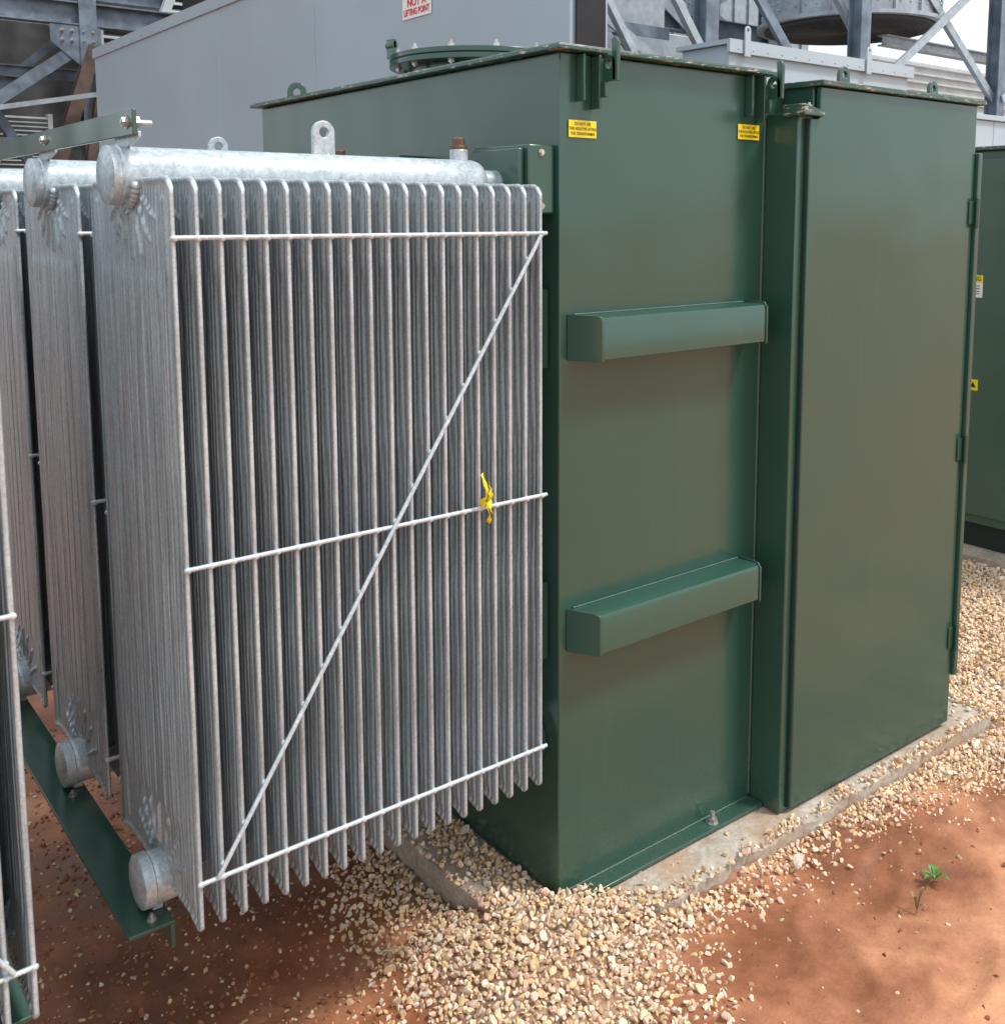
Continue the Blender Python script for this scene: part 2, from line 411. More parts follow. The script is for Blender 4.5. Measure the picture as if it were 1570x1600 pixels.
g=MB(); g.box(.13,.142,.93,.97,2.116,2.172); g.cyl((.136,.93,2.155),(.136,.97,2.155),.012,seg=12); g.obj('cover_tab',M_green,o,.002)
g=MB(); g.box(.775,1.535,-.098,1.62,0,1.985); g.box(.706,.775,-.104,.0,.0,1.915); g.box(.706,.775,.0,1.6,.0,1.985)
cab=g.obj('cabinet',M_green,T,.003)
g=MB(); g.prism([(.765,-.135,1.984),(.765,-.135,1.998),(.765,.6,2.012),(.765,1.66,2.0),(.765,1.66,1.984)],(.81,0,0)); g.obj('cabinet_roof',M_greenlid,T,.002)
g=MB(); g.prism([(.69,-.135,1.905),(.775,-.135,1.905),(.775,-.135,1.918),(.69,-.135,1.934)],(0,.07,0)); o=g.obj('door_drip_cap',M_greenlid,T,.002)
bolt(o,(.74,-.11,1.926),(0,0,1),.008,.006,.006)
g=MB(); g.prism([(.7365,-.120,.012),(1.548,-.120,.012),(1.548,-.120,1.982),(.777,-.120,1.982),(.777,-.120,1.900),(.7365,-.120,1.900)],(0,.0155,0)); door=g.obj('door',M_green,T,.003)
g=MB(); g.box(.7325,.7375,-.111,-.1045,.012,1.9); g.obj('door_seam',M_seam,T,0)
g=MB(); g.box(1.551,1.572,-.132,-.06,.17,1.84); g.obj('door_edge_strip',M_green,T,.003)
for z in (1.66,.92,.30):
    g=MB(); g.cyl((1.551,-.134,z-.045),(1.551,-.134,z+.045),.007,seg=14); g.box(1.522,1.551,-.1255,-.1205,z-.035,z+.035); g.obj('hinge',M_green,door,.001)
for x in (.98,1.46):
    g=MB(); g.lug((x,-.04 if x<1.2 else -.02,2.035),(1,0,0),(0,0,1),.024,.04,.010,.01); g.obj('lifting_eye',M_green,T,.0015)
bolt(T,(.52,-.028,.011),(0,0,1),.013,.012,.018)
for sx_,sz in ((.065,1.845),(.633,1.866)):
    g=MB(); w,h=.041,.019; g.box(sx_-w,sx_+w,-.0035,-.002,sz-h,sz+h); o=g.obj('warning_sticker',M_yellow,T,0,None)
    for i,l in enumerate(('DO NOT USE','THIS HOLE FOR LIFTING','THE TRANSFORMER')):
        text(l,.0095,M_black,(sx_,-.0042,sz+.011-i*.011),(1,0,0),(0,0,1),o,bold=.0001,sx=.78 if i==1 else .85)
RAD=build_radiator()
RAD.location=(0,.14,0); RAD.parent=T
R2=copy_tree(RAD,(0,.69,0),0,T); R3=copy_tree(RAD,(0,1.24,0),0,T)
g=MB(); g.box(-.915,-.907,.035,1.55,1.788,1.832)
o=g.obj('radiator_tie_bar',M_green,T,.0015)
for yc in (.065,.62,1.17): 
    bolt(o,(-.915,yc,1.811),(-1,0,0),.009,.007,.002); bolt(o,(-.907,yc,1.811),(1,0,0),.011,.010,.022)
for yc in (.14,.69,1.24):
    g=MB(); g.prism([(-.905,yc-.10,1.795),(-.905,yc+.03,1.795),(-.905,yc+.03,1.765),(-.905,yc-.01,1.765),(-.905,yc-.1,1.785)],(.006,0,0)); g.obj('tie_tab',M_galvpipe,T,.001)
g=MB(); g.box(-.985,-.90,.05,1.6,.318,.326); g.box(-.908,-.90,.05,1.6,.270,.318)
o=g.obj('radiator_support_rail',M_green,T,.0015)
for yc in (.075,.62,1.17): bolt(o,(-.935,yc,.326),(0,0,1),.007,.006,.006)
for yc in (.118,.668,1.218):
    g=MB(); g.box(-.925,-.905,yc-.02,yc+.02,.3265,.345); g.obj('rail_saddle',M_galvpipe,T,.002)

# ------------------------------------------------------------ near transformer on other side
xt=-2.072
T2=empty('transformer',(xt-.35,.8,0)); tag(T2,'neighbouring dark green transformer with galvanised radiator fins','transformer','green transformers standing in a row')
g=MB(); g.box(xt-.7,xt,-.04,1.55,0,2.0); g.obj('tank',M_green,T2,.003)
g=MB(); g.box(xt-.73,xt+.03,-.07,1.58,2.002,2.014); g.obj('tank_lid',M_greenlid,T2,.002)
for yc in (.105,.655):
    Ra=copy_tree(RAD,(xt,yc,0),math.pi,None,('lower_header',)); setpar(Ra,T2)
    g=MB(); g.cyl((.0,0,.405),(.893,0,.405),.045,seg=32); g.v=[(v[0]+xt,v[1]+yc,v[2]) for v in g.v]
    o=g.obj('lower_header_pipe',M_galvpipe,Ra,.003)
g=MB(); g.box(xt+.80,xt+.90,-.06,1.4,.333,.341); g.box(xt+.80,xt+.808,-.06,1.4,.285,.333); g.obj('radiator_support_rail',M_green,T2,.0015)

# ------------------------------------------------------------ transformer beyond
T3=empty('transformer',(4.2,.8,0)); tag(T3,'green transformer cabinet with warning stickers beyond the gravel','transformer','green transformers standing in a row')
g=MB(); g.box(3.4,5.0,-.1,1.9,.105,1.965); g.obj('cabinet',M_greenplain,T3,.004)
g=MB(); g.box(3.43,4.97,-.06,1.86,-.02,.105); g.obj('plinth',M_seam,T3,0)
g=MB(); g.box(3.36,5.04,-.14,1.94,1.967,1.985); g.obj('cabinet_roof',M_greenlid,T3,.003)
g=MB(); g.box(3.388,3.399,.0,.55,.15,1.93); g.box(3.388,3.399,.56,1.84,.15,1.93); g.obj('door',M_greenplain,T3,.003)
g=MB(); g.box(3.3855,3.3875,.83,.97,1.25,1.36); o=g.obj('warning_sign',M_white,T3,0,None)
g=MB(); g.box(3.384,3.3852,.83,.97,1.325,1.36); g.obj('sign_header',M_yellow,o,0,None)
text('WARNING',.030,M_black,(3.3835,.90,1.342),(0,-1,0),(0,0,1),o,bold=.0006,sx=.85)
g=MB()
for i in range(4): g.box(3.3845,3.3853,.845,.955-.02*(i%2),1.305-i*.013,1.309-i*.013)
g.obj('fine_print',M_black,o,0,None)
g=MB(); g.box(3.3855,3.3875,.83,.91,.785,.84); o=g.obj('warning_sticker',M_yellow,T3,0,None)
g=MB(); g.prism([(3.385,.84,.80),(3.385,.87,.80),(3.385,.855,.828)],(-.001,0,0)); g.box(3.384,3.385,.878,.90,.80,.805); g.box(3.384,3.385,.878,.90,.812,.817); g.obj('hazard_symbol',M_black,o,0,None)

# ------------------------------------------------------------ pads
def padmesh(x0,x1,y0,y1,zt,name,label):
    nx,ny=int((x1-x0)/.025),int((y1-y0)/.03)
    g=MB(); vs=[];fs=[]
    for j in range(ny+1):
        for i in range(nx+1):
            x=x0+(x1-x0)*i/nx; y=y0+(y1-y0)*j/ny; z=zt+.002*noise.noise((x*9,y*9,0))-.002
            e=(i in(0,nx)) or (j in (0,ny))
            if e:
                q=noise.noise((x*7,y*7,3)); q2=noise.noise((x*29,y*29,5))
                if i==0:x+=-.0+.010*q+.007*q2
                if i==nx:x+=.010*q+.007*q2
                if j==0:y+=.020*q+.014*q2
                z-=.006+.012*abs(q2)
            vs.append((x,y,z))
    for j in range(ny):
        for i in range(nx):
            a=j*(nx+1)+i; fs.append((a,a+1,a+nx+2,a+nx+1))
    bd=[i for i in range(nx+1)]+[j*(nx+1)+nx for j in range(1,ny+1)]+[ny*(nx+1)+i for i in range(nx-1,-1,-1)]+[j*(nx+1) for j in range(ny-1,0,-1)]
    n0=len(vs)
    for k in bd: vs.append((vs[k][0],vs[k][1],-.25))
    for k in range(len(bd)):
        k2=(k+1)%len(bd); fs.append((bd[k],n0+k,n0+k2,bd[k2]))
    g.v=vs; g.f=fs
    o=g.obj(name,M_conc,None,0,50); tag(o,label,'pad',kind='structure'); return o
padmesh(-.15,1.75,-.163,1.85,-.003,'concrete_pad','weathered concrete pad under the green transformer')
padmesh(3.3,5.2,-.25,2.05,-.02,'concrete_pad','weathered concrete pad under the further green transformer')
padmesh(-3.0,-1.95,-.2,1.8,-.02,'concrete_pad','weathered concrete pad under the neighbouring transformer')

# ------------------------------------------------------------ ground + gravel
POLY=[(-.30,.62),(-.34,.27),(-.50,-.08),(-.78,-.45),(-.45,-1.0),(.0,-.50),(.10,-.38),(.36,-.26),(1.0,-.30),(1.5,-.40),(2.4,-.74),(3.6,-1.2),(6,-2.2),(60,-20),(60,40),(-.0,40),(-.0,.62)]
def sdist(P):
    P=np.asarray(P); n=len(POLY); inside=np.zeros(len(P),bool); dm=np.full(len(P),1e9)
    for i in range(n):
        a=np.array(POLY[i]);b=np.array(POLY[(i+1)%n]); ab=b-a
        t=np.clip(((P-a)@ab)/(ab@ab),0,1); q=a+t[:,None]*ab; dm=np.minimum(dm,np.hypot(*(P-q).T))
        c=((a[1]>P[:,1])!=(b[1]>P[:,1]))&(P[:,0]<(b[0]-a[0])*(P[:,1]-a[1])/((b[1]-a[1]) if b[1]!=a[1] else 1e-9)+a[0]); inside^=c
    return np.where(inside,dm,-dm)
def sm(t): t=np.clip(t,0,1); return t*t*(3-2*t)
def gnoise(P,s,o): return np.array([noise.noise((p[0]*s,p[1]*s,o)) for p in P])
def height(P,clip=True):
    x=P[:,0];y=P[:,1]
    h=-.10+.06*sm((x+.5)/.6)
    h=h-.035*sm((y-.12)/.12)*sm((.0-x)/.1)
    h=h-.010*sm((x-.15)/.2)*(x<1.75)
    mound=.066*np.exp(-(((x+.10)/.28)**2+((y+.06)/.18)**2))
    h=h+mound
    h=h+.006*sm((sdist(P)+.12)/.28)*(x<1.6)
    h=h-.03*sm((x-1.6)/.8)
    near=(np.abs(x)<6)&(np.abs(y)<6)
    h=h+np.where(near,.022*gnoise(P,2.3,1)+.008*gnoise(P,7,2)+.002*gnoise(P,26,4)+.0008*gnoise(P,60,6),0)
    if clip:
        inpad=(x>-.13)&(x<1.73)&(y>-.145)&(y<1.83)
        h=np.where(inpad,np.minimum(h,-.03),h)
    return h
gx=[-400,-150,-60,-25,-12,-7,-5,-4,-3,-2.4,-2]+np.arange(-1.8,2.6,.016).tolist()+np.arange(2.6,5,.12).tolist()+[5.5,6.5,8,12,25,60,150,400]
gy=[-400,-150,-60,-25,-12,-7,-5,-4,-3,-2.4,-2]+np.arange(-1.8,-1.2,.06).tolist()+np.arange(-1.2,1.2,.016).tolist()+np.arange(1.2,4,.12).tolist()+[5,7,10,16,30,60,150,400]
PP=np.array([(x,y) for y in gy for x in gx]); hh=height(PP)
for (px,py,an) in ((.74,-.40,.5),(.98,-.66,.9),(.60,-.72,.3),(1.25,-.52,.7),(.42,-.50,1.1)):
    dx=PP[:,0]-px; dy=PP[:,1]-py; u=dx*math.cos(an)+dy*math.sin(an); w_=-dx*math.sin(an)+dy*math.cos(an)
    r=(u/.13)**2+(w_/.048)**2; hh=hh-.011*np.exp(-r**2)+.005*np.exp(-((np.sqrt(r)-1.25)/.22)**2)
gm=MB(); gm.v=[(p[0],p[1],h) for p,h in zip(PP,hh)]; nx=len(gx)
gm.f=[(j*nx+i,j*nx+i+1,(j+1)*nx+i+1,(j+1)*nx+i) for j in range(len(gy)-1) for i in range(nx-1)]
M,nt,b=new_mat('red_soil'); v=coords(nt)
n1=noisetex(nt,v,2.3,7,.62); n2=noisetex(nt,v,16,7,.7); n3=noisetex(nt,v,130,4,.65)
sep=nd(nt,'ShaderNodeSeparateXYZ'); nt.links.new(v,sep.inputs[0])
dry=nd(nt,'ShaderNodeMapRange'); nt.links.new(sep.outputs['Y'],dry.inputs[0]); dry.inputs[1].default_value=-.45; dry.inputs[2].default_value=-.80; dry.inputs[3].default_value=-.02; dry.inputs[4].default_value=.17
nf=math_(nt,'ADD',n1,dry.outputs[0])
c=ramp(nt,nf,[(.38,(.205,.072,.034)),(.47,(.285,.106,.050)),(.54,(.37,.148,.072)),(.70,(.62,.300,.160))])
c=mixc(nt,1.0,c,ramp(nt,n2,[(.3,(.86,.84,.82)),(.62,(1.05,1.05,1.05))]),'MULTIPLY')
c=mixc(nt,1.0,c,ramp(nt,n3,[(.3,(.90,.88,.86)),(.62,(1.04,1.04,1.04))]),'MULTIPLY')
att=nd(nt,'ShaderNodeAttribute'); att.attribute_name='gravel'
vo=nd(nt,'ShaderNodeTexVoronoi'); vo.inputs['Scale'].default_value=60; nt.links.new(v,vo.inputs['Vector'])
gc=ramp(nt,vo.outputs['Color'],[(.1,(.30,.17,.09)),(.4,(.50,.35,.21)),(.65,(.54,.40,.29)),(.9,(.66,.54,.41))])
gd=ramp(nt,vo.outputs['Distance'],[(.0,(1,1,1)),(.7,(.35,.35,.35))]); gc=mixc(nt,1.0,gc,gd,'MULTIPLY')
c=mixc(nt,att.outputs['Fac'],c,gc)
nt.links.new(c,b.inputs['Base Color'])
rr=ramp(nt,nf,[(.40,(.34,.34,.34)),(.58,(.80,.80,.80))]); nt.links.new(rr,b.inputs['Roughness'])
p=bump(nt,b,n2,.38,.012); p=bump(nt,b,n3,.3,.003,p)
G=gm.obj('ground',M,None,0,None); G.data.shade_smooth()
sd=sdist(PP); at=G.data.attributes.new('gravel','FLOAT','POINT'); at.data.foreach_set('value',sm((sd-.04)/.14).astype(np.float32)*.75)
tag(G,'red laterite soil with damp and dry patches','ground',kind='structure')

def ico(sub):
    bm=bmesh.new(); bmesh.ops.create_icosphere(bm,subdivisions=sub,radius=1); v=np.array([x.co[:] for x in bm.verts]); f=np.array([[w.index for w in q.verts] for q in bm.faces]); bm.free(); return v,f
BV,BF=ico(2)
shapes=[]
for k in range(18):
    v=BV.copy(); 
    for _ in range(9):
        n=np.random.normal(size=3); n/=np.linalg.norm(n); d=random.uniform(.34,.66); s=v@n; ex=np.maximum(0,s-d); v=v-ex[:,None]*n
    v*= (1+.03*np.array([noise.noise(Vector(q)*2.2+Vector((k*5,0,0))) for q in BV]))[:,None]
    v/=np.abs(v).max()*.88
    shapes.append(v)
def build_stones(name,pos,rad,cols,mat):
    N=len(pos); nv=len(BV)
    sh=np.random.randint(0,len(shapes),N)
    q=np.random.normal(size=(N,4)); q/=np.linalg.norm(q,axis=1)[:,None]
    w,x,y,z=q.T
    Rm=np.stack([1-2*(y*y+z*z),2*(x*y-z*w),2*(x*z+y*w),2*(x*y+z*w),1-2*(x*x+z*z),2*(y*z-x*w),2*(x*z-y*w),2*(y*z+x*w),1-2*(x*x+y*y)],1).reshape(N,3,3)
    sc=np.stack([np.random.uniform(.9,1.35,N),np.random.uniform(.75,1.05,N),np.random.uniform(.55,.9,N)],1)*rad[:,None]
    S=np.array(shapes)[sh]*sc[:,None,:]
    V=np.einsum('nij,nkj->nki',Rm,S)+pos[:,None,:]
    F=(BF[None]+(np.arange(N)*nv)[:,None,None]).reshape(-1,3)
    me=bpy.data.meshes.new(name); me.vertices.add(N*nv); me.vertices.foreach_set('co',V.astype(np.float32).ravel())
    me.loops.add(F.size); me.loops.foreach_set('vertex_index',F.astype(np.int32).ravel())
    me.polygons.add(len(F)); me.polygons.foreach_set('loop_start',(np.arange(len(F))*3).astype(np.int32))
    me.update(calc_edges=True); me.validate()
    ca=me.color_attributes.new('Col','FLOAT_COLOR','POINT'); cc=np.ones((N,nv,4),np.float32); cc[:,:,:3]=cols[:,None,:]; ca.data.foreach_set('color',cc.ravel())
    me.materials.append(mat); me.shade_smooth(); me.set_sharp_from_angle(angle=math.radians(22))
    o=bpy.data.objects.new(name,me); COL.objects.link(o); return o
M_st,nt,b=new_mat('pebble_stone'); va=nd(nt,'ShaderNodeVertexColor'); va.layer_name='Col'; v=coords(nt)
nn=noisetex(nt,v,140,4,.6); c=mixc(nt,1.0,va.outputs['Color'],ramp(nt,nn,[(.3,(.84,.76,.66)),(.65,(1.10,1.10,1.08))]),'MULTIPLY')
nt.links.new(c,b.inputs['Base Color']); b.inputs['Roughness'].default_value=.8; bump(nt,b,nn,.3,.002)
def grid(x0,x1,y0,y1,sp):
    X,Y=np.meshgrid(np.arange(x0,x1,sp),np.arange(y0,y1,sp)); P=np.stack([X.ravel(),Y.ravel()],1); return P+np.random.uniform(-.5,.5,P.shape)*sp*.95
PAL=np.array([(.80,.64,.45),(.84,.72,.56),(.76,.54,.42),(.76,.56,.31),(.80,.61,.49),(.60,.40,.25),(.85,.78,.67),(.79,.59,.35),(.68,.50,.42)])
PW=np.array([.2,.16,.14,.15,.14,.05,.07,.07,.02])
allp=[];allr=[];allc=[]
def layer(P,prob,dz,rlo,rhi,soilmix=0,sink=0):
    k=np.random.rand(len(P))<prob; P=P[k]
    r=rlo+(rhi-rlo)*np.random.beta(1.4,3.0,len(P)); h=height(P,False)
    inpad=(P[:,0]>-.16)&(P[:,0]<1.76)&(P[:,1]>-.172)&(P[:,1]<1.86)
    base=np.where(inpad,np.maximum(h,-.002),h)
    z=base+dz*r+(.001 if dz>1 else 0)
    allp.append(np.column_stack([P,z])); allr.append(r)
    c=PAL[np.random.choice(len(PAL),len(P),p=PW)]*np.random.uniform(.84,1.10,(len(P),1))
    sx=np.random.rand(len(P))*soilmix; c=c*(1-sx[:,None])+np.array((.40,.19,.10))*sx[:,None]
    allc.append(c)
def maskpad(P):
    x,y=P.T
    tank=((x>-.010)&(x<1.62)&(y>-.010)&(y<1.7))|((x>.69)&(x<1.60)&(y>-.13)&(y<1.7))
    inpad=(x>-.155)&(x<1.755)&(y>-.168)&(y<1.86)
    nz=.05*gnoise(P,11,3)
    sA=sm((.02-x)/.03)*sm((.52+nz*2-y)/.15)*np.where((x<-.11)&(y>.13),.25,1)
    sB=sm((.20+nz-x+(-.09-y)*1.2)/.07)+.35*sm((.14+nz-x)/.05)*(y>-.06)
    sC=.5*sm((-.140+nz*.9-y)/.014)+.5*sm((x-1.70+nz*.4)/.03)
    pr=np.where(inpad,np.maximum(np.maximum(sA*(y>-.02),sB*(y<=.02)),sC),1.0)
    pr=np.where(inpad&(pr<=0.015),.018,pr)
    return np.where(tank,0,pr)
def dens(P):
    s=sdist(P)+.10*gnoise(P,4.5,7)+.06*gnoise(P,17,9)
    return sm((s+.10)/.26), s
for li in range(2):
    P=grid(-1.0,1.9,-1.05,.75,.0145); d,s=dens(P)
    layer(P,(d if li==0 else d**2.4*.75)*maskpad(P),.15+.88*li,.0042,.0133,.20)
P=grid(-1.5,2.0,-1.3,1.6,.0145); d,s=dens(P)
left=(P[:,0]<-.1)
sc_=np.where(left,.14,.010)*(d<.9)+np.exp(-np.clip(-s,0,9)/.09)*.20
layer(P,sc_*maskpad(P)*(P[:,0]<1.9),.1,.0022,.0105,.75)
P=grid(-1.6,1.9,-1.1,2.0,.017); d,s=dens(P); lf=(P[:,0]<-.1)
layer(P,np.where(lf,.32,.02)*(d<.6)*maskpad(P),.0,.003,.012,0); allc[-1]=np.array((.31,.125,.062))*np.random.uniform(.7,1.25,(len(allc[-1]),1))
P=grid(1.85,3.35,-1.3,1.7,.018); d,s=dens(P); layer(P,d*1.0,.4,.006,.014,.12)
P=grid(1.6,3.35,-1.3,1.7,.020); d,s=dens(P); layer(P,d*.85*maskpad(P),1.1,.006,.014,.10)
pos=np.concatenate(allp);rad=np.concatenate(allr);col=np.concatenate(allc)
print('stones',len(pos))
o=build_stones('gravel',pos,rad,col,M_st); tag(o,'cream and pink crushed gravel around the concrete pad','gravel',kind='stuff')
o=build_stones('stone',np.array([[0,0,.012]]),np.array([.026]),np.array([[.62,.57,.50]]),M_st); o.location=(.60,-.25,-.038); tag(o,'larger grey stone lying on the gravel edge','stone')

def weed(loc,n,L,mat,name,label,upr=.5):
    g=MB()
    for k in range(n):
        a=2*math.pi*k/n+random.uniform(-.3,.3); l=L*random.uniform(.7,1.1); u=upr*random.uniform(.6,1.3); w=l*.16
        d=Vector((math.cos(a),math.sin(a),0)); s=Vector((-d.y,d.x,0)); vs=[];fs=[]
        for i in range(6):
            t=i/5; c=d*l*t+Vector((0,0,l*u*math.sin(t*2.2)*.9+.01)); ww=w*math.sin(math.pi*min(.97,t*.9+.08))
            vs+=[c-s*ww+Vector((0,0,ww*.3)),c,c+s*ww+Vector((0,0,ww*.3))]
        for i in range(5):
            for q in (0,1): fs.append((3*i+q,3*i+q+1,3*i+q+4,3*i+q+3))
        g.add(vs,fs)
    g.cyl((0,0,-.02),(0,0,.02),.0015,seg=6)
    o=g.obj(name,mat,None,0,60); o.location=loc; tag(o,label,'plant')
hz=height(np.array([(.845,-.495),(.70,-.535)]))
weed((.845,-.495,hz[0]),10,.042,M_leaf,'weed','small green weed growing from bare soil',.7)
weed((.70,-.535,hz[1]),4,.028,M_drystem,'weed','thin dry sprig on bare soil',1.8)

g=MB()
def ribbon(pts,w,tw):
    vs=[];fs=[];n=len(pts)
    for i,p in enumerate(pts):
        a=tw*i/(n-1)+.3*math.sin(i*2.1); s=Vector((math.cos(a)*.8,math.sin(a)*.6,.3)).normalized()*w/2
        vs+=[Vector(p)-s,Vector(p)+s]
    for i in range(n-1): fs.append((2*i,2*i+1,2*i+3,2*i+2))
    g.add(vs,fs)
tx,ty,tz=-.277,-.100,1.066
for k,(dx,L,w) in enumerate([(-.35,.060,.010),(.05,.034,.016),(.1,-.026,.014),(-.05,-.046,.010)]):
    ribbon([(tx+dx*.012+dx*.03*t+.002*math.sin(t*6+k),ty-.006-.008*math.sin(t*3),tz+L*t) for t in np.linspace(0,1,9)],w,.8+.5*k)
g.cyl((tx-.008,ty+.003,tz-.006),(tx+.010,ty+.003,tz-.004),.009,seg=10)
o=g.obj('caution_tape',M_tape,None,0,30); s=o.modifiers.new('Solid','SOLIDIFY'); s.thickness=.0006
tag(o,'knotted scrap of yellow caution tape tied to a radiator rod','tape')

# ------------------------------------------------------------ grey enclosures
E=empty('equipment_enclosure',(2.0,6,0)); tag(E,'large grey sheet-metal equipment enclosure with lifting-point sign','enclosure')
g=MB(); ybs=[2.22,4.97,6.69,10.15]
for a,b_ in zip(ybs[:-1],ybs[1:]): g.box(1.9,2.15,a+.003,b_-.003,-.1,3.40)
g.obj('side_panel',M_grey,E,.004)
g=MB(); g.box(1.915,2.13,2.23,10.14,-.1,3.395); g.obj('panel_joint',M_joint,E,0)
g=MB(); g.box(1.885,2.17,2.2,10.17,3.405,3.43); g.box(1.885,1.898,2.2,10.17,3.33,3.405)
for y in np.arange(2.4,10.1,.28): g.sph((1.885,y,3.367),.012,(.5,1,1))
g.obj('roof_trim',M_grey,E,0)
g=MB(); g.box(1.93,2.12,2.205,2.2145,.3,3.2)
g.obj('vent_opening',M_dark,E,0)
g=MB(); g.box(1.894,1.8975,3.47,3.79,2.826,3.14); s=g.obj('warning_sign',M_white,E,0,None)
text('NOT A',.066,M_red,(1.892,3.63,2.916),(0,-1,0),(0,0,1),s,bold=.002)
text('LIFTING POINT',.052,M_red,(1.892,3.63,2.861),(0,-1,0),(0,0,1),s,bold=.0015,sx=.80)
E2=empty('equipment_enclosure',(4.5,2.8,0)); tag(E2,'pale grey metal enclosure with lid flange and lifting tabs','enclosure')
g=MB(); g.box(3.50,5.45,2.6,3.0,-.1,2.70); g.obj('side_panel',M_grey2,E2,.006)
g=MB(); g.box(3.47,5.48,2.57,3.03,2.702,2.73); g.box(3.47,5.48,2.57,2.595,2.65,2.702)
for x in np.arange(3.55,5.45,.14): g.sph((x,2.57,2.676),.009,(1,.5,1))
g.obj('roof_trim',M_grey2,E2,0)
for lx in (3.62,4.9):
    g=MB(); g.lug((lx,2.56,2.79),(1,0,0),(0,0,1),.026,.16,.011,.01); g.obj('lifting_eye',M_grey2,E2,.002)
E3=empty('equipment_enclosure',(8,4.2,0)); tag(E3,'low pale grey enclosure with panel joints','enclosure')
g=MB(); 
for a in np.arange(5.9,10.5,1.15): g.box(a,a+1.14,3.4,5,-.1,2.55)
g.obj('side_panel',M_grey2,E3,.006)
g=MB(); g.box(5.87,10.6,3.37,5.03,2.552,2.60); g.obj('roof_trim',M_grey2,E3,.004)

# ------------------------------------------------------------ steel frame and cooling tower on the far side
S=empty('steel_frame',(7,4.6,0)); tag(S,'galvanised steel frame with columns and diagonal braces','steel frame')
yf=4.6
for x in (5.45,7.7,10.4,13.5):
    g=MB(); g.ibeam((x,yf,-.1),(x,yf,5.6),.16,.16,.014,(0,1,0)); g.obj('column',M_steel,S,0)
for x in (4.35,6.4,9.2):
    g=MB(); g.ibeam((x,yf+2.4,-.1),(x,yf+2.4,6.0),.18,.18,.014,(0,1,0)); g.obj('column',M_steel,S,0)
g=MB(); g.box(5.0,5.75,5.4,5.6,-.1,5.6); g.obj('duct_post',M_steelgalv,S,.01)
for z in (4.35,):
    g=MB(); g.ibeam((3.0,yf+.2,z),(16,yf+.2,z),.15,.24,.014); g.obj('beam',M_steel,S,0)
g=MB(); g.ibeam((3.0,yf+2.4,3.9),(9.4,yf+2.4,3.9),.15,.2,.014); g.obj('beam',M_steel,S,0)
g=MB(); g.ibeam((9.0,yf+.6,3.62),(16,yf+.6,3.62),.12,.12,.014); g.obj('beam',M_steelgalv,S,0)
def brace(a,b_,w=.09,mat=None):
    g=MB(); g.bar(a,b_,w,.012,(0,1,0)); g.bar(Vector(a)+Vector((0,.04,0)),Vector(b_)+Vector((0,.04,0)),.012,.08,(0,1,0)); g.obj('diagonal_brace',mat or M_steelgalv,S,0)
brace((3.4,yf,3.7),(4.95,yf,2.9)); brace((3.3,yf+.1,2.9),(4.7,yf+.1,4.2)); brace((4.0,yf+.4,3.9),(5.3,yf+.4,2.8),.11,M_steel)
brace((3.7,yf-.2,3.9),(4.6,yf-.2,2.7),.06); brace((3.2,yf+.3,3.25),(5.3,yf+.3,3.25),.10,M_steel); brace((4.3,yf-.3,4.0),(5.2,yf-.3,2.9),.07)
brace((7.7,yf,4.9),(10.4,yf,3.0)); brace((7.8,yf-.1,2.9),(10.4,yf-.1,4.6)); brace((10.4,yf,4.9),(13.5,yf,3.0)); brace((10.4,yf-.1,3.0),(13.5,yf-.1,4.9))
brace((5.5,yf,4.3),(6.9,yf,2.9),.1,M_steel); brace((7.0,yf+.1,4.3),(8.6,yf+.1,2.7),.06); brace((6.2,yf+3,5.2),(11.5,yf+3,3.2),.14,M_steel); brace((6.2,yf+3,3.2),(11.5,yf+3,5.6),.14,M_steel)
brace((4.4,yf+2.4,2.9),(6.4,yf+2.4,4.6),.12,M_steel); brace((6.4,yf+2.3,4.6),(9.2,yf+2.3,2.9),.12)
C=empty('cooling_tower',(8.7,7.2,0)); tag(C,'galvanised cooling tower with round fan shroud and dark coil bank','cooling tower')
g=MB(); g.box(2.6,7.4,8.2,9.4,-.1,5.4); g.obj('coil_bank',M_dark,C,0)
g=MB()
for z in np.arange(2.6,5.3,.16): g.bar((2.6,8.15,z),(7.4,8.15,z),.05,.02)
g.obj('louver_slats',M_steelgalv,C,0)
g=MB(); g.box(7.45,11.6,8.2,9.4,-.1,6.4)
for x in np.arange(7.5,11.6,.30): g.box(x,x+.05,8.17,8.2,2.0,6.4)
g.obj('ribbed_casing',M_steelgalv,C,0)
g=MB(); cx_,cy_=8.93,5.60
g.lathe((cx_,cy_,3.78),(0,0,1),[(0,.96),(0,1.04),(.04,1.04),(.04,.98),(.42,.98),(.42,1.03),(.47,1.03),(.47,.98),(1.2,.98)],72)
for i in range(48):
    a=2*math.pi*i/48
    g.sph((cx_+.98*math.cos(a),cy_+.98*math.sin(a),4.0),.014); g.sph((cx_+.98*math.cos(a),cy_+.98*math.sin(a),3.92),.014)
for a in np.arange(3.2,6.4,.35): g.bar((cx_+.99*math.cos(a),cy_+.99*math.sin(a),3.8),(cx_+.99*math.cos(a),cy_+.99*math.sin(a),4.9),.03,.03)
g.obj('fan_shroud',M_steelgalv,C,0,30)
g=MB(); g.cyl((cx_,cy_,3.76),(cx_,cy_,3.778),.95,seg=64)
for k in range(14): 
    r=.10+.060*k
    for i in range(48):
        a=2*math.pi*i/48; b2=2*math.pi*(i+1)/48
        g.bar((cx_+r*math.cos(a),cy_+r*math.sin(a),3.745),(cx_+r*math.cos(b2),cy_+r*math.sin(b2),3.745),.008,.008)
g.obj('fan_guard',M_guard,C,0,30)
g=MB(); g.box(11.65,16,7.2,7.4,2.6,3.95)
for z in np.arange(2.7,3.95,.12): g.bar((11.65,7.17,z),(16,7.17,z),.03,.03)
g.obj('side_panel',M_louver,C,.0)
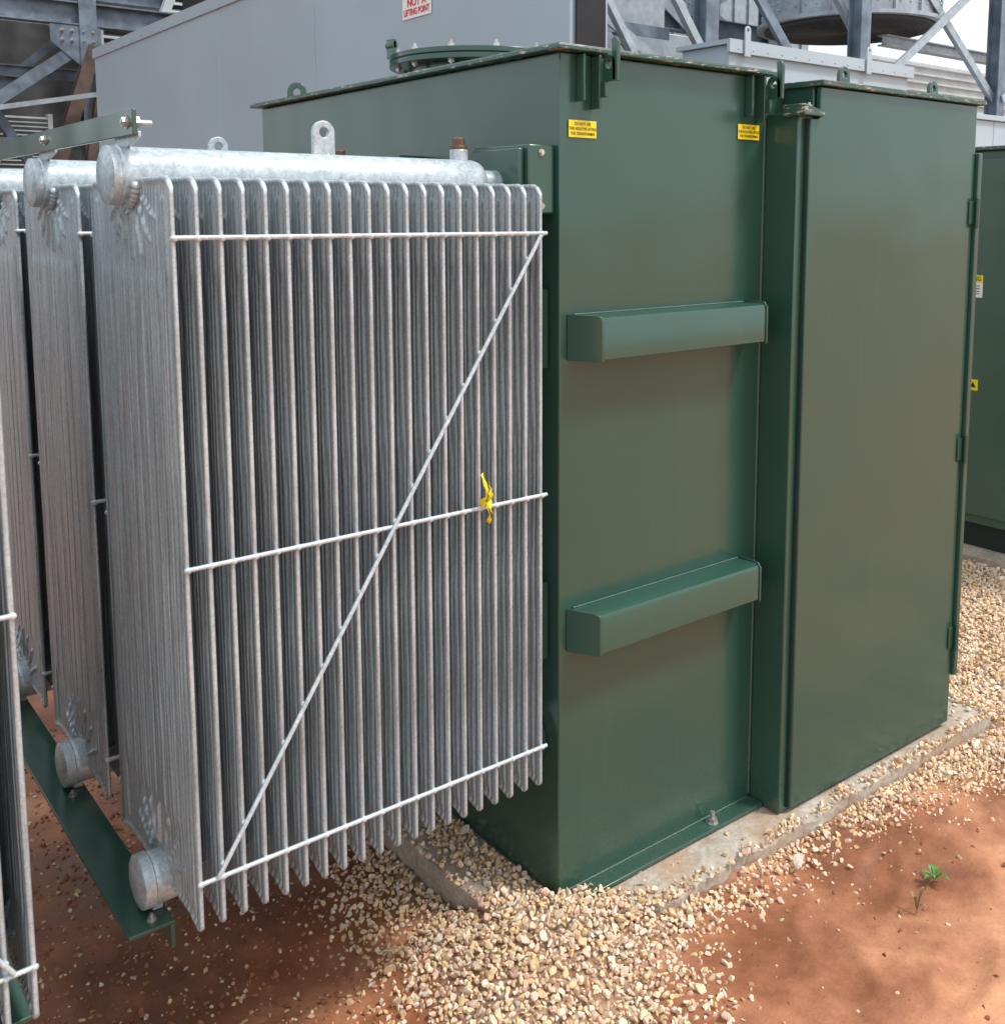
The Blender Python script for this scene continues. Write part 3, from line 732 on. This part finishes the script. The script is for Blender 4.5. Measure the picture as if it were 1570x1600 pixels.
g=MB(); g.box(6.0,7.3,5.9,7.6,2.6,3.5); g.obj('fan_plenum',M_steelgalv,C,.01)
g=MB(); g.box(5.8,16,4.95,5.05,4.62,4.74); g.obj('deck_edge',M_steel,C,.0)

# left-side frame
S2=empty('steel_frame',(2.2,13,0)); tag(S2,'blue-grey bolted steel frame with gusset plates and diagonals','steel frame')
g=MB(); g.ibeam((-3,13,4.28),(4.0,13,4.28),.2,.30,.02); g.obj('beam',M_steel,S2,0)
g=MB(); g.ibeam((-3,13.8,4.75),(4.0,13.8,4.75),.2,.26,.02); g.obj('beam',M_steel,S2,0)
g=MB(); g.ibeam((-3,13.5,3.55),(2.6,13.5,3.55),.12,.16,.02); g.obj('beam',M_steel,S2,0)
g=MB(); g.ibeam((2.62,13,-.1),(2.62,13,6),.22,.22,.02,(0,1,0)); g.obj('column',M_steel,S2,0)
g=MB(); g.prism([(2.15,12.93,4.12),(2.78,12.93,4.12),(2.78,12.93,3.62),(2.5,12.93,3.62),(2.15,12.93,3.9)],(0,-.02,0)); o=g.obj('gusset_plate',M_steel,S2,0)
for x in (2.3,2.42,2.56,2.68):
    for z in (4.05,3.93): bolt(o,(x,12.91,z),(0,-1,0),.022,.02,.02)
def dia(a,b_,w,m_):
    g=MB(); g.ibeam(a,b_,w,w,.014,(0,1,0)); g.obj('diagonal_brace',m_,S2,0)
dia((.6,13,2.45),(2.5,13,3.85),.15,M_steel); dia((2.66,12.85,3.85),(2.1,12.85,2.2),.17,M_steeldark); dia((2.80,12.8,3.8),(2.5,12.8,2.2),.10,M_steeldark)
dia((.3,12.6,2.75),(2.9,12.6,3.28),.06,M_steelgalv); dia((.8,13.3,4.2),(2.0,13.3,2.2),.12,M_steel); dia((3.0,14,3.6),(3.0,14,6),.16,M_louver)
dia((3.3,13.6,3.2),(4.4,13.6,5.8),.12,M_louver); dia((-.2,13.2,2.6),(2.6,13.2,2.6),.12,M_steel); dia((1.2,13.4,5.4),(2.4,13.4,4.3),.10,M_steelgalv)
dia((1.3,13.6,3.0),(2.6,13.6,4.2),.10,M_steel)
L=empty('cooling_unit',(2,14.6,0)); tag(L,'pale louvered cooling unit behind the steel frame','cooling unit')
g=MB(); g.box(-5,9.0,15.2,16.6,-.1,9.5); g.obj('housing',M_back,L,.01)
for (xa,xb,za,zb,st) in ((-3,1.7,3.60,4.1,.06),(-3,2.5,2.1,3.10,.06),(-3,2.6,4.4,5.2,.08),(3.2,8.5,4.2,8.5,.12)):
    g=MB()
    for z in np.arange(za,zb,st): g.prism([(xa,14.55,z),(xa,14.45,z-st*.45),(xa,14.45,z-st*.62),(xa,14.55,z-st*.2)],(xb-xa,0,0))
    g.box(xa,xa+.06,14.44,14.6,za-.05,zb); g.box(xb-.06,xb,14.44,14.6,za-.05,zb)
    g.obj('louver_panel',M_louver,L,0)

# ------------------------------------------------------------ camera, light, world
cam=bpy.data.cameras.new('camera'); co=bpy.data.objects.new('camera',cam); COL.objects.link(co); scene.camera=co
co.location=(-1.4954,-1.8118,1.65); co.rotation_euler=(math.radians(90-6.87),0,math.radians(-38.7))
cam.sensor_fit='HORIZONTAL'; cam.sensor_width=36; cam.lens=1625/1570*36; cam.shift_x=-65/1570; cam.shift_y=-267/1570
cam.clip_start=.05; cam.clip_end=2000
el=math.radians(58); hx,hy=.60,-.80
sv=Vector((hx*math.cos(el),hy*math.cos(el),math.sin(el)))
sl=bpy.data.lights.new('sun','SUN'); sl.energy=2.9; sl.angle=math.radians(10); sl.color=(1,.965,.91)
so=bpy.data.objects.new('sun',sl); COL.objects.link(so); so.rotation_euler=sv.to_track_quat('Z','Y').to_euler(); so.location=(5,-5,10)
w=bpy.data.worlds.new('World'); scene.world=w; w.use_nodes=True; nt=w.node_tree
sk=nt.nodes.new('ShaderNodeTexSky'); sk.sky_type='NISHITA'; sk.sun_disc=False; sk.sun_elevation=el; sk.sun_rotation=math.atan2(hx,hy)
sk.air_density=1.0; sk.dust_density=4.0; sk.ozone_density=1.0
tc=nt.nodes.new('ShaderNodeTexCoord'); mp=nt.nodes.new('ShaderNodeMapping'); mp.inputs['Scale'].default_value=(1,1,2.5); nt.links.new(tc.outputs['Generated'],mp.inputs['Vector'])
cl=nt.nodes.new('ShaderNodeTexNoise'); cl.inputs['Scale'].default_value=2.2; cl.inputs['Detail'].default_value=6; nt.links.new(mp.outputs[0],cl.inputs['Vector'])
cr=nt.nodes.new('ShaderNodeValToRGB'); cr.color_ramp.elements[0].position=.32; cr.color_ramp.elements[0].color=(.45,.45,.45,1); cr.color_ramp.elements[1].position=.55; cr.color_ramp.elements[1].color=(.95,.95,.95,1)
nt.links.new(cl.outputs['Fac'],cr.inputs['Fac'])
mx=nt.nodes.new('ShaderNodeMix'); mx.data_type='RGBA'; mx.inputs[7].default_value=(8.7,9.4,10.0,1)
nt.links.new(cr.outputs['Color'],mx.inputs[0]); nt.links.new(sk.outputs[0],mx.inputs[6])
bg=nt.nodes['Background']; bg.inputs['Strength'].default_value=.15; nt.links.new(mx.outputs[2],bg.inputs['Color'])
scene.view_settings.view_transform='Standard'; scene.view_settings.look='None'; scene.view_settings.exposure=0
